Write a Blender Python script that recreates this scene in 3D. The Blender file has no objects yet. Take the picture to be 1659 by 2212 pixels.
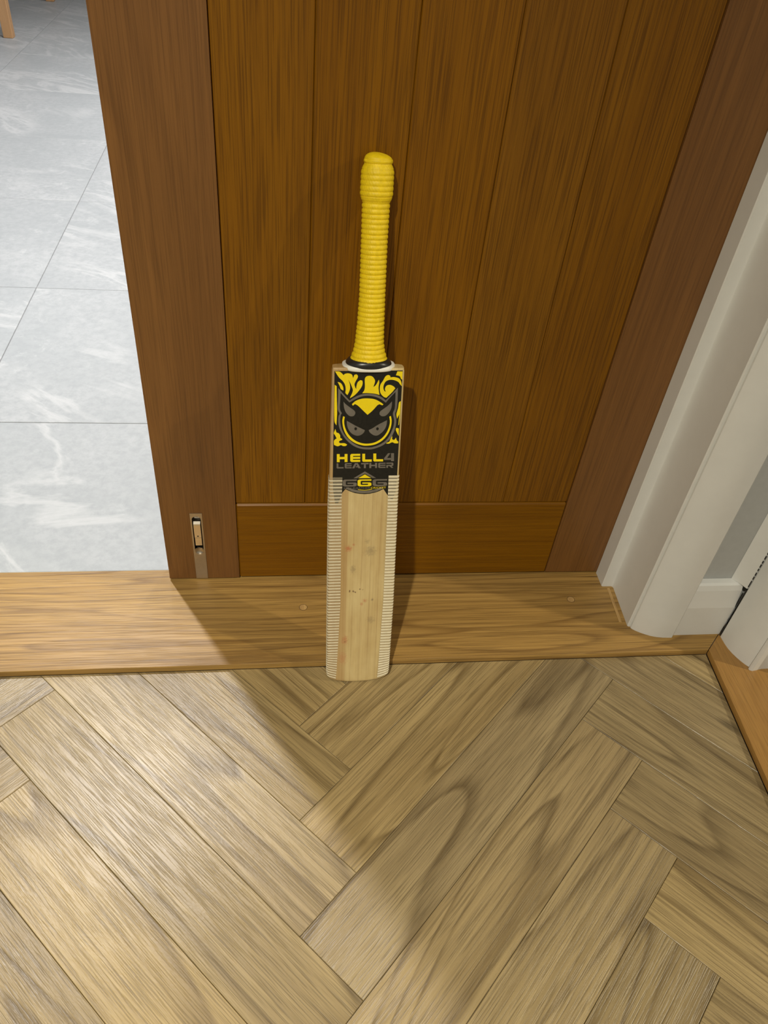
import bpy, bmesh, math, random
from mathutils import Vector, Matrix
from mathutils.geometry import tessellate_polygon

scene = bpy.context.scene
COL = scene.collection
random.seed(7)

# ---------------------------------------------------------------- camera
cam_data = bpy.data.cameras.new('camera')
cam = bpy.data.objects.new('camera', cam_data)
COL.objects.link(cam)
cam_data.sensor_fit = 'HORIZONTAL'
cam_data.sensor_width = 36.0
cam_data.lens = 1673.69 / 1659.0 * 36.0
cam_data.clip_start = 0.02
right = Vector((0.9912048672617045, -0.10167547602458525, 0.08470542303698389))
down = Vector((-0.0057195793130508585, -0.6723929940210669, -0.7401722421191446))
fwd = Vector((0.13221269806331815, 0.7331778496152, -0.6670607493356646))
m = Matrix((right, -down, -fwd)).transposed().to_4x4()
m.translation = Vector((0.18809, -0.93130, 1.01349))
cam.matrix_world = m
scene.camera = cam

# ---------------------------------------------------------------- world, light, exposure
scene.view_settings.view_transform = 'Standard'
scene.view_settings.look = 'None'
scene.view_settings.gamma = 1.0
scene.view_settings.use_curve_mapping = False
scene.view_settings.exposure = 0.0
world = bpy.data.worlds.new('world')
scene.world = world
world.use_nodes = True
world.node_tree.nodes['Background'].inputs[0].default_value = (0.9, 0.92, 1.0, 1)
world.node_tree.nodes['Background'].inputs[1].default_value = 0.02
K_COL = (1.0, 0.975, 0.95)      # kitchen downlights
H_COL = (1.0, 0.94, 0.79)      # hall lamp
R_COL = (1.0, 0.90, 0.69)      # lamp in the room on the right
# name, position, power, colour, radius
LAMPS = [
    ('kitchen', (-0.48, 0.84, 2.4), 30.0, K_COL, 0.035),
    ('kitchen', (0.74, 1.85, 2.4), 18.0, K_COL, 0.035),
    ('kitchen', (-0.46, 2.70, 2.4), 18.0, K_COL, 0.035),
    ('kitchen', (0.74, 3.70, 2.4), 18.0, K_COL, 0.035),
    ('hall', (-0.40, -1.75, 2.4), 53.0, H_COL, 0.03),
    ('side', (3.0, -1.14, 2.4), 62.0, R_COL, 0.035),
]

# ---------------------------------------------------------------- node helpers
def new_mat(name):
    mt = bpy.data.materials.new(name); mt.use_nodes = True
    nt = mt.node_tree
    return mt, nt, nt.nodes['Principled BSDF']

class N:
    """tiny node-graph writer"""
    def __init__(s, nt): s.nt = nt
    def node(s, t, **kw):
        n = s.nt.nodes.new(t)
        for k, v in kw.items(): setattr(n, k, v)
        return n
    def link(s, a, b): s.nt.links.new(a, b)
    def put(s, sock, v):
        if hasattr(v, 'is_output') or isinstance(v, bpy.types.NodeSocket): s.link(v, sock)
        else: sock.default_value = v
    def math(s, op, a, b=0.0, c=None, clamp=False):
        n = s.node('ShaderNodeMath', operation=op); n.use_clamp = clamp
        s.put(n.inputs[0], a); s.put(n.inputs[1], b)
        if c is not None: s.put(n.inputs[2], c)
        return n.outputs[0]
    def vmath(s, op, a, b):
        n = s.node('ShaderNodeVectorMath', operation=op)
        s.put(n.inputs[0], a); s.put(n.inputs[1], b)
        return n.outputs[0]
    def noise(s, vec, scale=1.0, detail=2.0, rough=0.5, dist=0.0):
        n = s.node('ShaderNodeTexNoise')
        s.link(vec, n.inputs['Vector'])
        n.inputs['Scale'].default_value = scale; n.inputs['Detail'].default_value = detail
        n.inputs['Roughness'].default_value = rough; n.inputs['Distortion'].default_value = dist
        return n.outputs['Fac']
    def ramp(s, fac, stops, interp='LINEAR'):
        n = s.node('ShaderNodeValToRGB'); n.color_ramp.interpolation = interp
        els = n.color_ramp.elements
        while len(els) < len(stops): els.new(0.5)
        for e, (p, c) in zip(els, stops):
            e.position = p
            e.color = (c, c, c, 1) if isinstance(c, (int, float)) else (*c, 1)
        s.link(fac, n.inputs[0])
        return n.outputs[0]
    def mix(s, fac, a, b, mode='MIX'):
        n = s.node('ShaderNodeMix', data_type='RGBA', blend_type=mode)
        s.put(n.inputs[0], fac)
        s.put(n.inputs[6], (*a, 1) if isinstance(a, tuple) else a)
        s.put(n.inputs[7], (*b, 1) if isinstance(b, tuple) else b)
        return n.outputs[2]
    def coords(s, rnd=True):
        tc = s.node('ShaderNodeTexCoord').outputs['Object']
        if not rnd: return tc
        oi = s.node('ShaderNodeObjectInfo').outputs['Random']
        cx = s.node('ShaderNodeCombineXYZ')
        for i, k in enumerate((37.0, 71.0, 13.0)): s.link(s.math('MULTIPLY', oi, k), cx.inputs[i])
        return s.vmath('ADD', tc, cx.outputs[0])
    def bump(s, h, strength, dist, bsdf):
        b = s.node('ShaderNodeBump'); b.inputs['Strength'].default_value = strength
        b.inputs['Distance'].default_value = dist
        s.link(h, b.inputs['Height']); s.link(b.outputs[0], bsdf.inputs['Normal'])

def scl(axis, along, across):
    v = [across] * 3; v['XYZ'.index(axis)] = along
    return tuple(v)

def wood(name, light, mid, dark, axis='X', rough=0.45, rings=9.0, ring_along=1.3, ring_across=8.0, ring_amt=0.55,
         streak=(1.5, 60.0), streak_amt=0.5, pore=(28.0, 900.0), pore_amt=0.4, vary=0.18, bump=0.25, knots=0.0, spec=0.5,
         fleck=0.0, rnd=True):
    mt, nt, b = new_mat(name); g = N(nt)
    co = g.coords(rnd)
    # growth-ring contours (cathedral figure)
    fld = g.noise(g.vmath('MULTIPLY', co, scl(axis, ring_along, ring_across)), 1.0, 1.5, 0.45, 0.25)
    saw = g.math('FRACT', g.math('MULTIPLY', fld, rings))
    line = g.ramp(saw, [(0.0, 1.0), (0.06, 0.8), (0.24, 0.18), (0.90, 0.0), (1.0, 1.0)])
    brk = g.noise(g.vmath('MULTIPLY', co, scl(axis, 6.0, 90.0)), 1.0, 3.0, 0.6)
    line = g.math('MULTIPLY', line, g.ramp(brk, [(0.3, 0.35), (0.62, 1.0)]))
    broad = g.noise(g.vmath('MULTIPLY', co, scl(axis, 1.1, 6.0)), 1.0, 3.0, 0.6)
    st = g.noise(g.vmath('MULTIPLY', co, scl(axis, *streak)), 1.0, 4.0, 0.65)
    st = g.ramp(st, [(0.33, 1.0), (0.62, 0.0)])
    po = g.noise(g.vmath('MULTIPLY', co, scl(axis, *pore)), 1.0, 2.0, 0.6)
    po = g.ramp(po, [(0.36, 1.0), (0.52, 0.0)])
    col = g.mix(g.ramp(broad, [(0.32, 0.0), (0.68, 1.0)]), light, mid)
    col = g.mix(g.math('MULTIPLY', st, streak_amt), col, dark)
    col = g.mix(g.math('MULTIPLY', line, ring_amt), col, dark)
    col = g.mix(g.math('MULTIPLY', po, pore_amt), col, tuple(c * 0.55 for c in dark))
    if knots:
        v = g.node('ShaderNodeTexVoronoi'); v.inputs['Scale'].default_value = 1.0
        g.link(g.vmath('MULTIPLY', co, scl(axis, 2.2, 5.5)), v.inputs['Vector'])
        k = g.ramp(v.outputs['Distance'], [(0.0, 1.0), (0.025, 0.85), (0.065, 0.0)])
        col = g.mix(g.math('MULTIPLY', k, knots), col, tuple(c * 0.35 for c in dark))
    if rnd and vary:
        oi = g.node('ShaderNodeObjectInfo').outputs['Random']
        hs = g.node('ShaderNodeHueSaturation')
        g.link(col, hs.inputs['Color'])
        g.link(g.math('MULTIPLY_ADD', oi, 2 * vary, 1 - vary), hs.inputs['Value'])
        g.link(g.math('MULTIPLY_ADD', g.math('FRACT', g.math('MULTIPLY', oi, 17.3)), vary * 0.8, 1 - vary * 0.4), hs.inputs['Saturation'])
        col = hs.outputs[0]
    g.link(col, b.inputs['Base Color'])
    b.inputs['Roughness'].default_value = rough
    b.inputs['Specular IOR Level'].default_value = spec
    h = g.math('ADD', g.math('MULTIPLY', po, -0.6), g.math('MULTIPLY', line, -0.5))
    if fleck:
        fl = g.noise(g.vmath('MULTIPLY', co, scl(axis, 230.0, 560.0)), 1.0, 2.0, 0.6)
        h = g.math('ADD', h, g.math('MULTIPLY', fl, fleck))
    g.bump(h, bump, 0.001, b)
    return mt

def plain(name, col, rough=0.5, metal=0.0, mottle=0.0, mscale=40.0, bump=0.0, spec=0.5, emit=0.0):
    mt, nt, b = new_mat(name); g = N(nt)
    if mottle or bump:
        n = g.noise(g.coords(False), mscale, 4.0, 0.6)
        c = g.mix(g.ramp(n, [(0.3, 0.0), (0.7, 1.0)]), tuple(x * (1 - mottle) for x in col), tuple(min(1, x * (1 + mottle)) for x in col))
        g.link(c, b.inputs['Base Color'])
        if bump: g.bump(n, bump, 0.001, b)
    else:
        b.inputs['Base Color'].default_value = (*col, 1)
    b.inputs['Roughness'].default_value = rough
    b.inputs['Metallic'].default_value = metal
    b.inputs['Specular IOR Level'].default_value = spec
    if emit:
        b.inputs['Emission Color'].default_value = (*col, 1)
        b.inputs['Emission Strength'].default_value = emit
    return mt

# ---------------------------------------------------------------- materials
M = {}
M['plank'] = wood('herringbone oak', (0.385, 0.290, 0.140), (0.285, 0.206, 0.094), (0.105, 0.068, 0.026), rough=0.36,
                  rings=10, ring_along=1.0, ring_across=8, ring_amt=0.85, streak=(1.1, 130.0), streak_amt=0.40,
                  pore=(14, 640), pore_amt=0.45, vary=0.15, bump=0.3, knots=0.7, fleck=0.55, spec=0.65)
M['sill_oak'] = wood('threshold oak', (0.44, 0.270, 0.078), (0.36, 0.210, 0.054), (0.14, 0.068, 0.014), rough=0.46,
                     rings=12, ring_along=1.1, ring_across=12, ring_amt=0.75, streak=(1.2, 190.0), streak_amt=0.5,
                     pore=(10, 700), pore_amt=0.45, vary=0.0, bump=0.25, rnd=False)
M['sill_oak_side'] = wood('side threshold oak', (0.36, 0.195, 0.05), (0.30, 0.155, 0.036), (0.20, 0.09, 0.02), axis='Y', rough=0.4,
                          rings=3, ring_amt=0.25, streak=(2.0, 90.0), streak_amt=0.3, pore=(20, 700), pore_amt=0.3, vary=0.0, bump=0.2, rnd=False)
DOORC = dict(light=(0.235, 0.098, 0.0015), mid=(0.205, 0.081, 0.001), dark=(0.095, 0.031, 0.0005))
STILC = dict(light=(0.218, 0.096, 0.022), mid=(0.174, 0.072, 0.014), dark=(0.092, 0.036, 0.007))
M['board'] = wood('door board veneer', DOORC['light'], DOORC['mid'], DOORC['dark'], axis='Z', rough=0.42, rings=3, ring_along=0.4, ring_across=9,
                  ring_amt=0.25, streak=(1.4, 210.0), streak_amt=0.36, pore=(9, 620), pore_amt=0.5, vary=0.03, bump=0.3, spec=0.3)
M['stile'] = wood('door stile veneer', STILC['light'], STILC['mid'], STILC['dark'], axis='Z', rough=0.42, rings=6, ring_along=1.2, ring_across=9,
                  ring_amt=0.3, streak=(1.6, 110.0), streak_amt=0.35, pore=(10, 640), pore_amt=0.3, vary=0.04, bump=0.2)
M['rail'] = wood('door rail veneer', DOORC['light'], DOORC['mid'], DOORC['dark'], axis='X', rough=0.42, rings=3, ring_along=0.4, ring_across=9,
                 ring_amt=0.3, streak=(1.4, 160.0), streak_amt=0.4, pore=(9, 620), pore_amt=0.3, vary=0.03, bump=0.2, spec=0.3)
M['white'] = plain('white gloss paint', (0.67, 0.67, 0.64), rough=0.36, mottle=0.02, mscale=30, bump=0.03)
M['grey_wall'] = plain('grey wall paint', (0.41, 0.42, 0.41), rough=0.8, mottle=0.03, mscale=80, bump=0.1)
M['hall_wall'] = plain('pale hall wall paint', (0.55, 0.53, 0.48), rough=0.85, mottle=0.02, mscale=60)
M['ceiling'] = plain('ceiling paint', (0.62, 0.61, 0.59), rough=0.9, mottle=0.01, mscale=20)
M['far_wall'] = plain('hall wall darkened for less bounce', (0.20, 0.20, 0.195), rough=0.8, mottle=0.03, mscale=80)  # unseen hall walls, colour set darker than the grey ones to cut bounced light
M['crack'] = plain('dark joint', (0.02, 0.018, 0.015), rough=0.9)
M['grout'] = plain('grey grout', (0.20, 0.205, 0.21), rough=0.9, mottle=0.05)
M['subfloor'] = plain('dark subfloor', (0.10, 0.07, 0.045), rough=0.9, mottle=0.1)
M['steel'] = plain('satin nickel', (0.52, 0.46, 0.38), rough=0.34, metal=1.0, mottle=0.05, mscale=150)
M['steel_bright'] = plain('polished nickel', (0.72, 0.66, 0.56), rough=0.2, metal=1.0, mottle=0.03, mscale=90)
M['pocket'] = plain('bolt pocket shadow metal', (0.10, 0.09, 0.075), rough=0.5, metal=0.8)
M['chair_wood'] = wood('chair beech', (0.62, 0.36, 0.17), (0.55, 0.30, 0.13), (0.40, 0.20, 0.08), axis='Z', rough=0.45, ring_amt=0.2, streak_amt=0.2, pore_amt=0.15, vary=0.0)
M['rubber'] = plain('yellow rubber grip', (0.78, 0.56, 0.002), rough=0.55, mottle=0.10, mscale=220)
M['rubber_black'] = plain('black rubber ring', (0.018, 0.017, 0.015), rough=0.32)
M['tape_white'] = plain('white binding tape', (0.78, 0.77, 0.70), rough=0.5, mottle=0.03)
M['st_black'] = plain('black sticker vinyl', (0.011, 0.010, 0.007), rough=0.42, mottle=0.3, mscale=300, spec=0.35)
M['st_yellow'] = plain('yellow sticker print', (0.80, 0.61, 0.003), rough=0.42, mottle=0.03, mscale=200)
M['st_silver'] = plain('silver foil print', (0.24, 0.215, 0.18), rough=0.36, metal=0.55, mottle=0.18, mscale=45)
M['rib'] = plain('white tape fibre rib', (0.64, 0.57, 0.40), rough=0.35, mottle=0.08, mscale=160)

def tile_mat():
    mt, nt, b = new_mat('pale grey stone tile'); g = N(nt)
    co = g.coords(True)
    rot = g.node('ShaderNodeMapping'); rot.inputs['Rotation'].default_value = (0, 0, 0.5); g.link(co, rot.inputs['Vector'])
    cr = rot.outputs[0]
    big = g.noise(cr, 3.0, 6.0, 0.62, 0.8)
    mot = g.noise(co, 55.0, 6.0, 0.72)
    wv = g.noise(g.vmath('MULTIPLY', cr, (1.3, 4.2, 1.0)), 1.0, 6.0, 0.62, 1.1)
    vein = g.ramp(g.math('ABSOLUTE', g.math('SUBTRACT', wv, 0.5)), [(0.0, 1.0), (0.012, 0.75), (0.045, 0.0)])
    patch = g.noise(co, 2.4, 2.0, 0.5)
    vein = g.math('MULTIPLY', vein, g.ramp(patch, [(0.46, 0.0), (0.56, 1.0)]))
    speck = g.ramp(g.noise(cr, 19.0, 8.0, 0.75, 0.5), [(0.55, 0.0), (0.66, 1.0)])
    speck = g.math('MULTIPLY', speck, g.ramp(g.noise(cr, 2.9, 3.0, 0.6), [(0.45, 0.0), (0.60, 1.0)]))
    col = g.mix(g.ramp(big, [(0.34, 0.0), (0.66, 1.0)]), (0.315, 0.335, 0.35), (0.385, 0.40, 0.415))
    col = g.mix(g.ramp(mot, [(0.38, 0.7), (0.60, 0.0)]), col, (0.285, 0.305, 0.32))
    col = g.mix(g.math('MULTIPLY', speck, 0.6), col, (0.46, 0.475, 0.485))
    col = g.mix(g.math('MULTIPLY', vein, 0.6), col, (0.48, 0.49, 0.50))
    g.link(col, b.inputs['Base Color'])
    b.inputs['Roughness'].default_value = 0.5
    g.bump(mot, 0.08, 0.001, b)
    return mt
M['tile'] = tile_mat()

def willow_mat():
    mt, nt, b = new_mat('worn willow'); g = N(nt)
    co = g.coords(False)
    sep = g.node('ShaderNodeSeparateXYZ'); g.link(co, sep.inputs[0])
    wob = g.noise(g.vmath('MULTIPLY', co, (6.0, 6.0, 3.0)), 1.0, 2.0)
    x = g.math('ADD', sep.outputs[0], g.math('MULTIPLY_ADD', wob, 0.006, -0.003))
    fr = g.math('FRACT', g.math('MULTIPLY', x, 78.0))
    line = g.ramp(fr, [(0.0, 1.0), (0.06, 0.6), (0.16, 0.0), (0.93, 0.0), (1.0, 1.0)])
    fib = g.noise(g.vmath('MULTIPLY', co, (420.0, 420.0, 7.0)), 1.0, 3.0, 0.6)
    blo = g.noise(g.vmath('MULTIPLY', co, (26.0, 26.0, 9.0)), 1.0, 4.0, 0.6)
    col = g.mix(g.ramp(blo, [(0.35, 0.0), (0.68, 1.0)]), (0.60, 0.47, 0.225), (0.47, 0.33, 0.135))
    col = g.mix(g.ramp(fib, [(0.35, 0.22), (0.6, 0.0)]), col, (0.30, 0.19, 0.08))
    col = g.mix(g.math('MULTIPLY', g.math('MULTIPLY', line, g.ramp(blo, [(0.3, 0.2), (0.7, 1.0)])), 0.42), col, (0.27, 0.15, 0.05))
    # darker heartwood strip along the left edge of the face
    hs = g.ramp(g.math('MULTIPLY_ADD', x, 10.0, 0.5), [(0.17, 0.75), (0.285, 0.6), (0.30, 0.0)])
    col = g.mix(g.math('MULTIPLY', hs, 0.8), col, (0.34, 0.19, 0.065))
    ruf = g.noise(co, 330.0, 5.0, 0.8)
    def mark(px, pz, r, colr, amt, stretch=1.0):
        nonlocal col
        d = g.vmath('SUBTRACT', co, (px, 0.0, pz))
        d = g.vmath('MULTIPLY', d, (1.0, 0.0, 1.0 / stretch))
        ln = g.node('ShaderNodeVectorMath', operation='LENGTH'); g.link(d, ln.inputs[0])
        f = g.math('ADD', g.math('DIVIDE', ln.outputs['Value'], r), g.math('MULTIPLY_ADD', ruf, 3.0, -1.45))
        k = g.ramp(f, [(0.25, 1.0), (0.95, 0.0)])
        col = g.mix(g.math('MULTIPLY', k, amt), col, colr)
    red = (0.40, 0.085, 0.035); brn = (0.09, 0.035, 0.018); gry = (0.20, 0.15, 0.08)
    mark(-0.0192, 0.243, 0.0065, red, 0.65); mark(-0.0120, 0.249, 0.003, red, 0.5)
    mark(-0.0120, 0.208, 0.006, gry, 0.45, 1.6)
    mark(0.0120, 0.238, 0.011, gry, 0.45); mark(0.0070, 0.254, 0.005, gry, 0.35)
    mark(-0.0163, 0.1705, 0.0016, brn, 0.95, 2.2); mark(-0.0105, 0.1700, 0.0022, brn, 0.85, 1.2); mark(-0.0075, 0.1685, 0.0018, brn, 0.8)
    mark(-0.0010, 0.1735, 0.0016, brn, 0.8); mark(0.0032, 0.1725, 0.0013, brn, 0.6)
    mark(0.0068, 0.1532, 0.0050, red, 0.5, 0.8); mark(0.0020, 0.147, 0.003, red, 0.4, 1.6)
    mark(0.0178, 0.1546, 0.0026, gry, 0.8, 1.4); mark(0.0165, 0.118, 0.009, gry, 0.35)
    mark(-0.0215, 0.0823, 0.0065, red, 0.45, 1.7); mark(-0.0215, 0.079, 0.0014, brn, 0.9)
    mark(-0.0245, 0.048, 0.009, red, 0.3, 1.8)
    g.link(col, b.inputs['Base Color'])
    b.inputs['Roughness'].default_value = 0.5
    g.bump(fib, 0.15, 0.0006, b)
    return mt
M['willow'] = willow_mat()

def tape_mat():
    mt, nt, b = new_mat('clear fibre tape'); g = N(nt)
    b.inputs['Base Color'].default_value = (0.55, 0.47, 0.32, 1)
    b.inputs['Roughness'].default_value = 0.22
    tr = g.node('ShaderNodeBsdfTransparent')
    mx = g.node('ShaderNodeMixShader'); mx.inputs[0].default_value = 0.32
    g.link(tr.outputs[0], mx.inputs[1]); g.link(b.outputs[0], mx.inputs[2])
    g.link(mx.outputs[0], nt.nodes['Material Output'].inputs['Surface'])
    return mt
M['tape'] = tape_mat()

# ---------------------------------------------------------------- mesh helpers
def mk(name, bm, mat, parent=None, loc=None, smooth=False):
    me = bpy.data.meshes.new(name)
    bmesh.ops.recalc_face_normals(bm, faces=bm.faces[:])
    bm.to_mesh(me); bm.free()
    if mat is not None: me.materials.append(M[mat] if isinstance(mat, str) else mat)
    if smooth: me.polygons.foreach_set('use_smooth', [True] * len(me.polygons))
    o = bpy.data.objects.new(name, me); COL.objects.link(o)
    if parent: o.parent = parent
    if loc is not None: o.location = loc
    return o

def auto_smooth(o, ang=35):
    me = o.data
    me.polygons.foreach_set('use_smooth', [True] * len(me.polygons))
    bm = bmesh.new(); bm.from_mesh(me)
    a = math.radians(ang)
    for e in bm.edges:
        if len(e.link_faces) == 2 and e.calc_face_angle(0) > a: e.smooth = False
    bm.to_mesh(me); bm.free()
    return o

def add_box(bm, x0, x1, y0, y1, z0, z1, bev=0.0, seg=2):
    b2 = bmesh.new()
    vs = [b2.verts.new((x, y, z)) for x in (x0, x1) for y in (y0, y1) for z in (z0, z1)]
    for f in ((0, 1, 3, 2), (4, 6, 7, 5), (0, 4, 5, 1), (2, 3, 7, 6), (0, 2, 6, 4), (1, 5, 7, 3)):
        b2.faces.new([vs[i] for i in f])
    bmesh.ops.recalc_face_normals(b2, faces=b2.faces[:])
    if bev: bmesh.ops.bevel(b2, geom=b2.edges[:], offset=bev, segments=seg, affect='EDGES', profile=0.5)
    tmp = bpy.data.meshes.new('tmp'); b2.to_mesh(tmp); b2.free()
    bm.from_mesh(tmp); bpy.data.meshes.remove(tmp)
    return bm

def box(name, x0, x1, y0, y1, z0, z1, mat, parent=None, bev=0.0, origin=None):
    """box whose object origin sits at `origin` (default: centre of its base)"""
    if origin is None: origin = ((x0 + x1) / 2, (y0 + y1) / 2, z0)
    ox, oy, oz = origin
    bm = add_box(bmesh.new(), x0 - ox, x1 - ox, y0 - oy, y1 - oy, z0 - oz, z1 - oz, bev)
    return mk(name, bm, mat, parent, origin)

def extrude_poly(bm, pts, z0, z1):
    """prism of a 2-D outline (x, y) between z0 and z1"""
    lo = [bm.verts.new((x, y, z0)) for x, y in pts]
    hi = [bm.verts.new((x, y, z1)) for x, y in pts]
    tris = tessellate_polygon([[Vector((x, y, 0)) for x, y in pts]])
    for t in tris:
        bm.faces.new([hi[i] for i in t]); bm.faces.new([lo[i] for i in reversed(t)])
    n = len(pts)
    for i in range(n):
        j = (i + 1) % n
        bm.faces.new((lo[i], lo[j], hi[j], hi[i]))
    return bm

def struct(o):
    o['kind'] = 'structure'
    return o

def tag(o, label, cat, group=None):
    o['label'] = label; o['category'] = cat
    if group: o['group'] = group
    return o

def empty(name, loc):
    o = bpy.data.objects.new(name, None); COL.objects.link(o); o.location = loc
    o.empty_display_size = 0.05
    return o

def clip(poly, px, py, nx, ny):
    """keep the part of a convex polygon where (p - P).n <= 0"""
    out = []
    for i in range(len(poly)):
        a, b = poly[i], poly[(i + 1) % len(poly)]
        da = (a[0] - px) * nx + (a[1] - py) * ny; db = (b[0] - px) * nx + (b[1] - py) * ny
        if da <= 0: out.append(a)
        if (da < 0 < db) or (db < 0 < da):
            t = da / (da - db); out.append((a[0] + t * (b[0] - a[0]), a[1] + t * (b[1] - a[1])))
    return out

def area(poly):
    return 0.5 * sum(poly[i][0] * poly[(i + 1) % len(poly)][1] - poly[(i + 1) % len(poly)][0] * poly[i][1] for i in range(len(poly)))

def inset(poly, d):
    """inset of a convex counter-clockwise polygon"""
    out = list(poly)
    for i in range(len(poly)):
        a, b = poly[i], poly[(i + 1) % len(poly)]
        ex, ey = b[0] - a[0], b[1] - a[1]; L = math.hypot(ex, ey)
        if L < 1e-7: continue
        out = clip(out, a[0] - ey / L * d, a[1] + ex / L * d, ey / L, -ex / L)
        if len(out) < 3: return []
    return out

def slab(bm, poly, z_top, z_bot, bev):
    """flat piece with a small chamfer round its upper edge"""
    outer = poly; inner = inset(poly, bev)
    if len(inner) < 3: return False
    t = [bm.verts.new((x, y, z_top)) for x, y in inner]
    u = [bm.verts.new((x, y, z_top - bev)) for x, y in outer]
    l = [bm.verts.new((x, y, z_bot)) for x, y in outer]
    bm.faces.new(t)
    n = len(outer)
    if len(inner) == n:
        # line inner up with outer by nearest corner
        k = min(range(n), key=lambda i: math.hypot(inner[i][0] - outer[0][0], inner[i][1] - outer[0][1]))
        for i in range(n):
            j = (i + 1) % n
            bm.faces.new((u[i], u[j], t[(j + k) % n], t[(i + k) % n]))
    for i in range(n):
        j = (i + 1) % n
        bm.faces.new((l[i], l[j], u[j], u[i]))
    bm.faces.new(list(reversed(l)))
    return True

# ---------------------------------------------------------------- lamps
def lamp(kind, pos, power, colr, rad):
    ld = bpy.data.lights.new(kind + '_downlight', 'AREA'); ld.shape = 'DISK'; ld.size = rad * 2
    ld.energy = power; ld.color = colr
    o = bpy.data.objects.new(kind + '_downlight_lamp', ld); COL.objects.link(o)
    if kind != 'side': ld.spread = math.radians(120 if kind == 'kitchen' else 130)
    o.location = (pos[0], pos[1], pos[2] - 0.004)
    return o
for a in LAMPS: lamp(*a)

# ---------------------------------------------------------------- setting: shell of the rooms
TH = 0.012                     # threshold top
WY = -0.127                    # hall face of the wall with the oak door
WX = 0.966                     # hall face of the wall on the right
ZC = 2.41
def shell(name, boxes, mat):
    bm = bmesh.new()
    for b in boxes: add_box(bm, *b)
    return struct(mk(name, bm, mat))
shell('wall_front', [(0.8005, WX + 0.10, WY, 0.06, -0.03, ZC), (-2.7, -0.8005, WY, 0.06, -0.03, ZC), (-0.80, 0.80, WY, 0.06, 2.0505, ZC)], 'grey_wall')
shell('wall_right', [(WX, WX + 0.10, -0.2205, WY - 0.0005, -0.03, ZC), (WX, WX + 0.10, -2.5, -1.03, -0.03, ZC), (WX, WX + 0.10, -1.03, -0.2205, 2.03, ZC)], 'grey_wall')
shell('wall_left', [(-1.45, -1.35, -2.5, WY - 0.001, -0.03, ZC)], 'far_wall')
shell('wall_back', [(-1.45, 4.3, -2.6, -2.501, -0.03, ZC)], 'far_wall')
shell('wall_side_room', [(4.2, 4.3, -2.5, 1.2, -0.03, ZC), (1.07, 4.2, 1.1, 1.2, -0.03, ZC), (WX + 0.101, 1.2, 0.061, 1.1, -0.03, ZC)], 'hall_wall')
shell('wall_kitchen', [(-2.7, 1.06, 6.2, 6.3, -0.03, ZC), (-2.8, -2.7, 0.061, 6.2, -0.03, ZC), (1.06, 1.16, 1.201, 6.2, -0.03, ZC)], 'ceiling')
struct(box('ceiling', -2.8, 4.3, -2.6, 6.3, ZC, ZC + 0.1, 'ceiling'))

# hall floor: herringbone planks on a subfloor
floor = struct(box('floor', -1.35, 0.93, -2.5, -0.16, -0.03, -0.0085, 'subfloor'))
PW, ANG = 0.1029, -0.019
AA = (math.cos(math.pi / 4 + ANG), math.sin(math.pi / 4 + ANG)); BB = (math.cos(-math.pi / 4 + ANG), math.sin(-math.pi / 4 + ANG))
Q0 = (0.2108, -0.4340)
def ab(a, b): return (Q0[0] + PW * (a * AA[0] + b * BB[0]), Q0[1] + PW * (a * AA[1] + b * BB[1]))
def plank(a0, b0, along_a):
    la, lb = (6, 1) if along_a else (1, 6)
    poly = [ab(a0, b0), ab(a0, b0 + lb), ab(a0 + la, b0 + lb), ab(a0 + la, b0)]
    if area(poly) < 0: poly.reverse()
    cx = sum(p[0] for p in poly) / 4; cy = sum(p[1] for p in poly) / 4
    poly = inset(poly, 0.00025)
    poly = clip(poly, 0, -0.1823, 0, 1)                       # front of the threshold
    sx, sy = 0.9055 - 0.8919, -0.181 + 0.4355                 # along the side threshold
    L = math.hypot(sx, sy)
    poly = clip(poly, 0.9050, -0.181, sy / L, -sx / L)
    poly = clip(poly, -1.35, 0, -1, 0); poly = clip(poly, 0, -2.5, 0, -1)
    if len(poly) < 3 or abs(area(poly)) < 2e-4: return
    if area(poly) < 0: poly.reverse()
    rz = math.pi / 4 + ANG if along_a else -math.pi / 4 + ANG
    c, s = math.cos(-rz), math.sin(-rz)
    loc2 = [((x - cx) * c - (y - cy) * s, (x - cx) * s + (y - cy) * c) for x, y in poly]
    bm = bmesh.new()
    if not slab(bm, loc2, 0.0, -0.008, 0.0006): bm.free(); return
    o = mk('plank', bm, 'plank', floor)
    o.matrix_world = Matrix.Translation((cx, cy, 0)) @ Matrix.Rotation(rz, 4, 'Z')
    return o
bpy.context.view_layer.update()
for mm in range(-4, 5):
    for k in range(-26, 27):
        for al in (True, False):
            a0, b0 = (-k + 6 * mm, k + 6 * mm) if al else (-1 - k + 6 * mm, -5 + k + 6 * mm)
            x, y = ab(a0 + (3 if al else 0.5), b0 + (0.5 if al else 3))
            if -1.8 < x < 1.3 and -2.9 < y < 0.2: plank(a0, b0, al)

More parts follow.
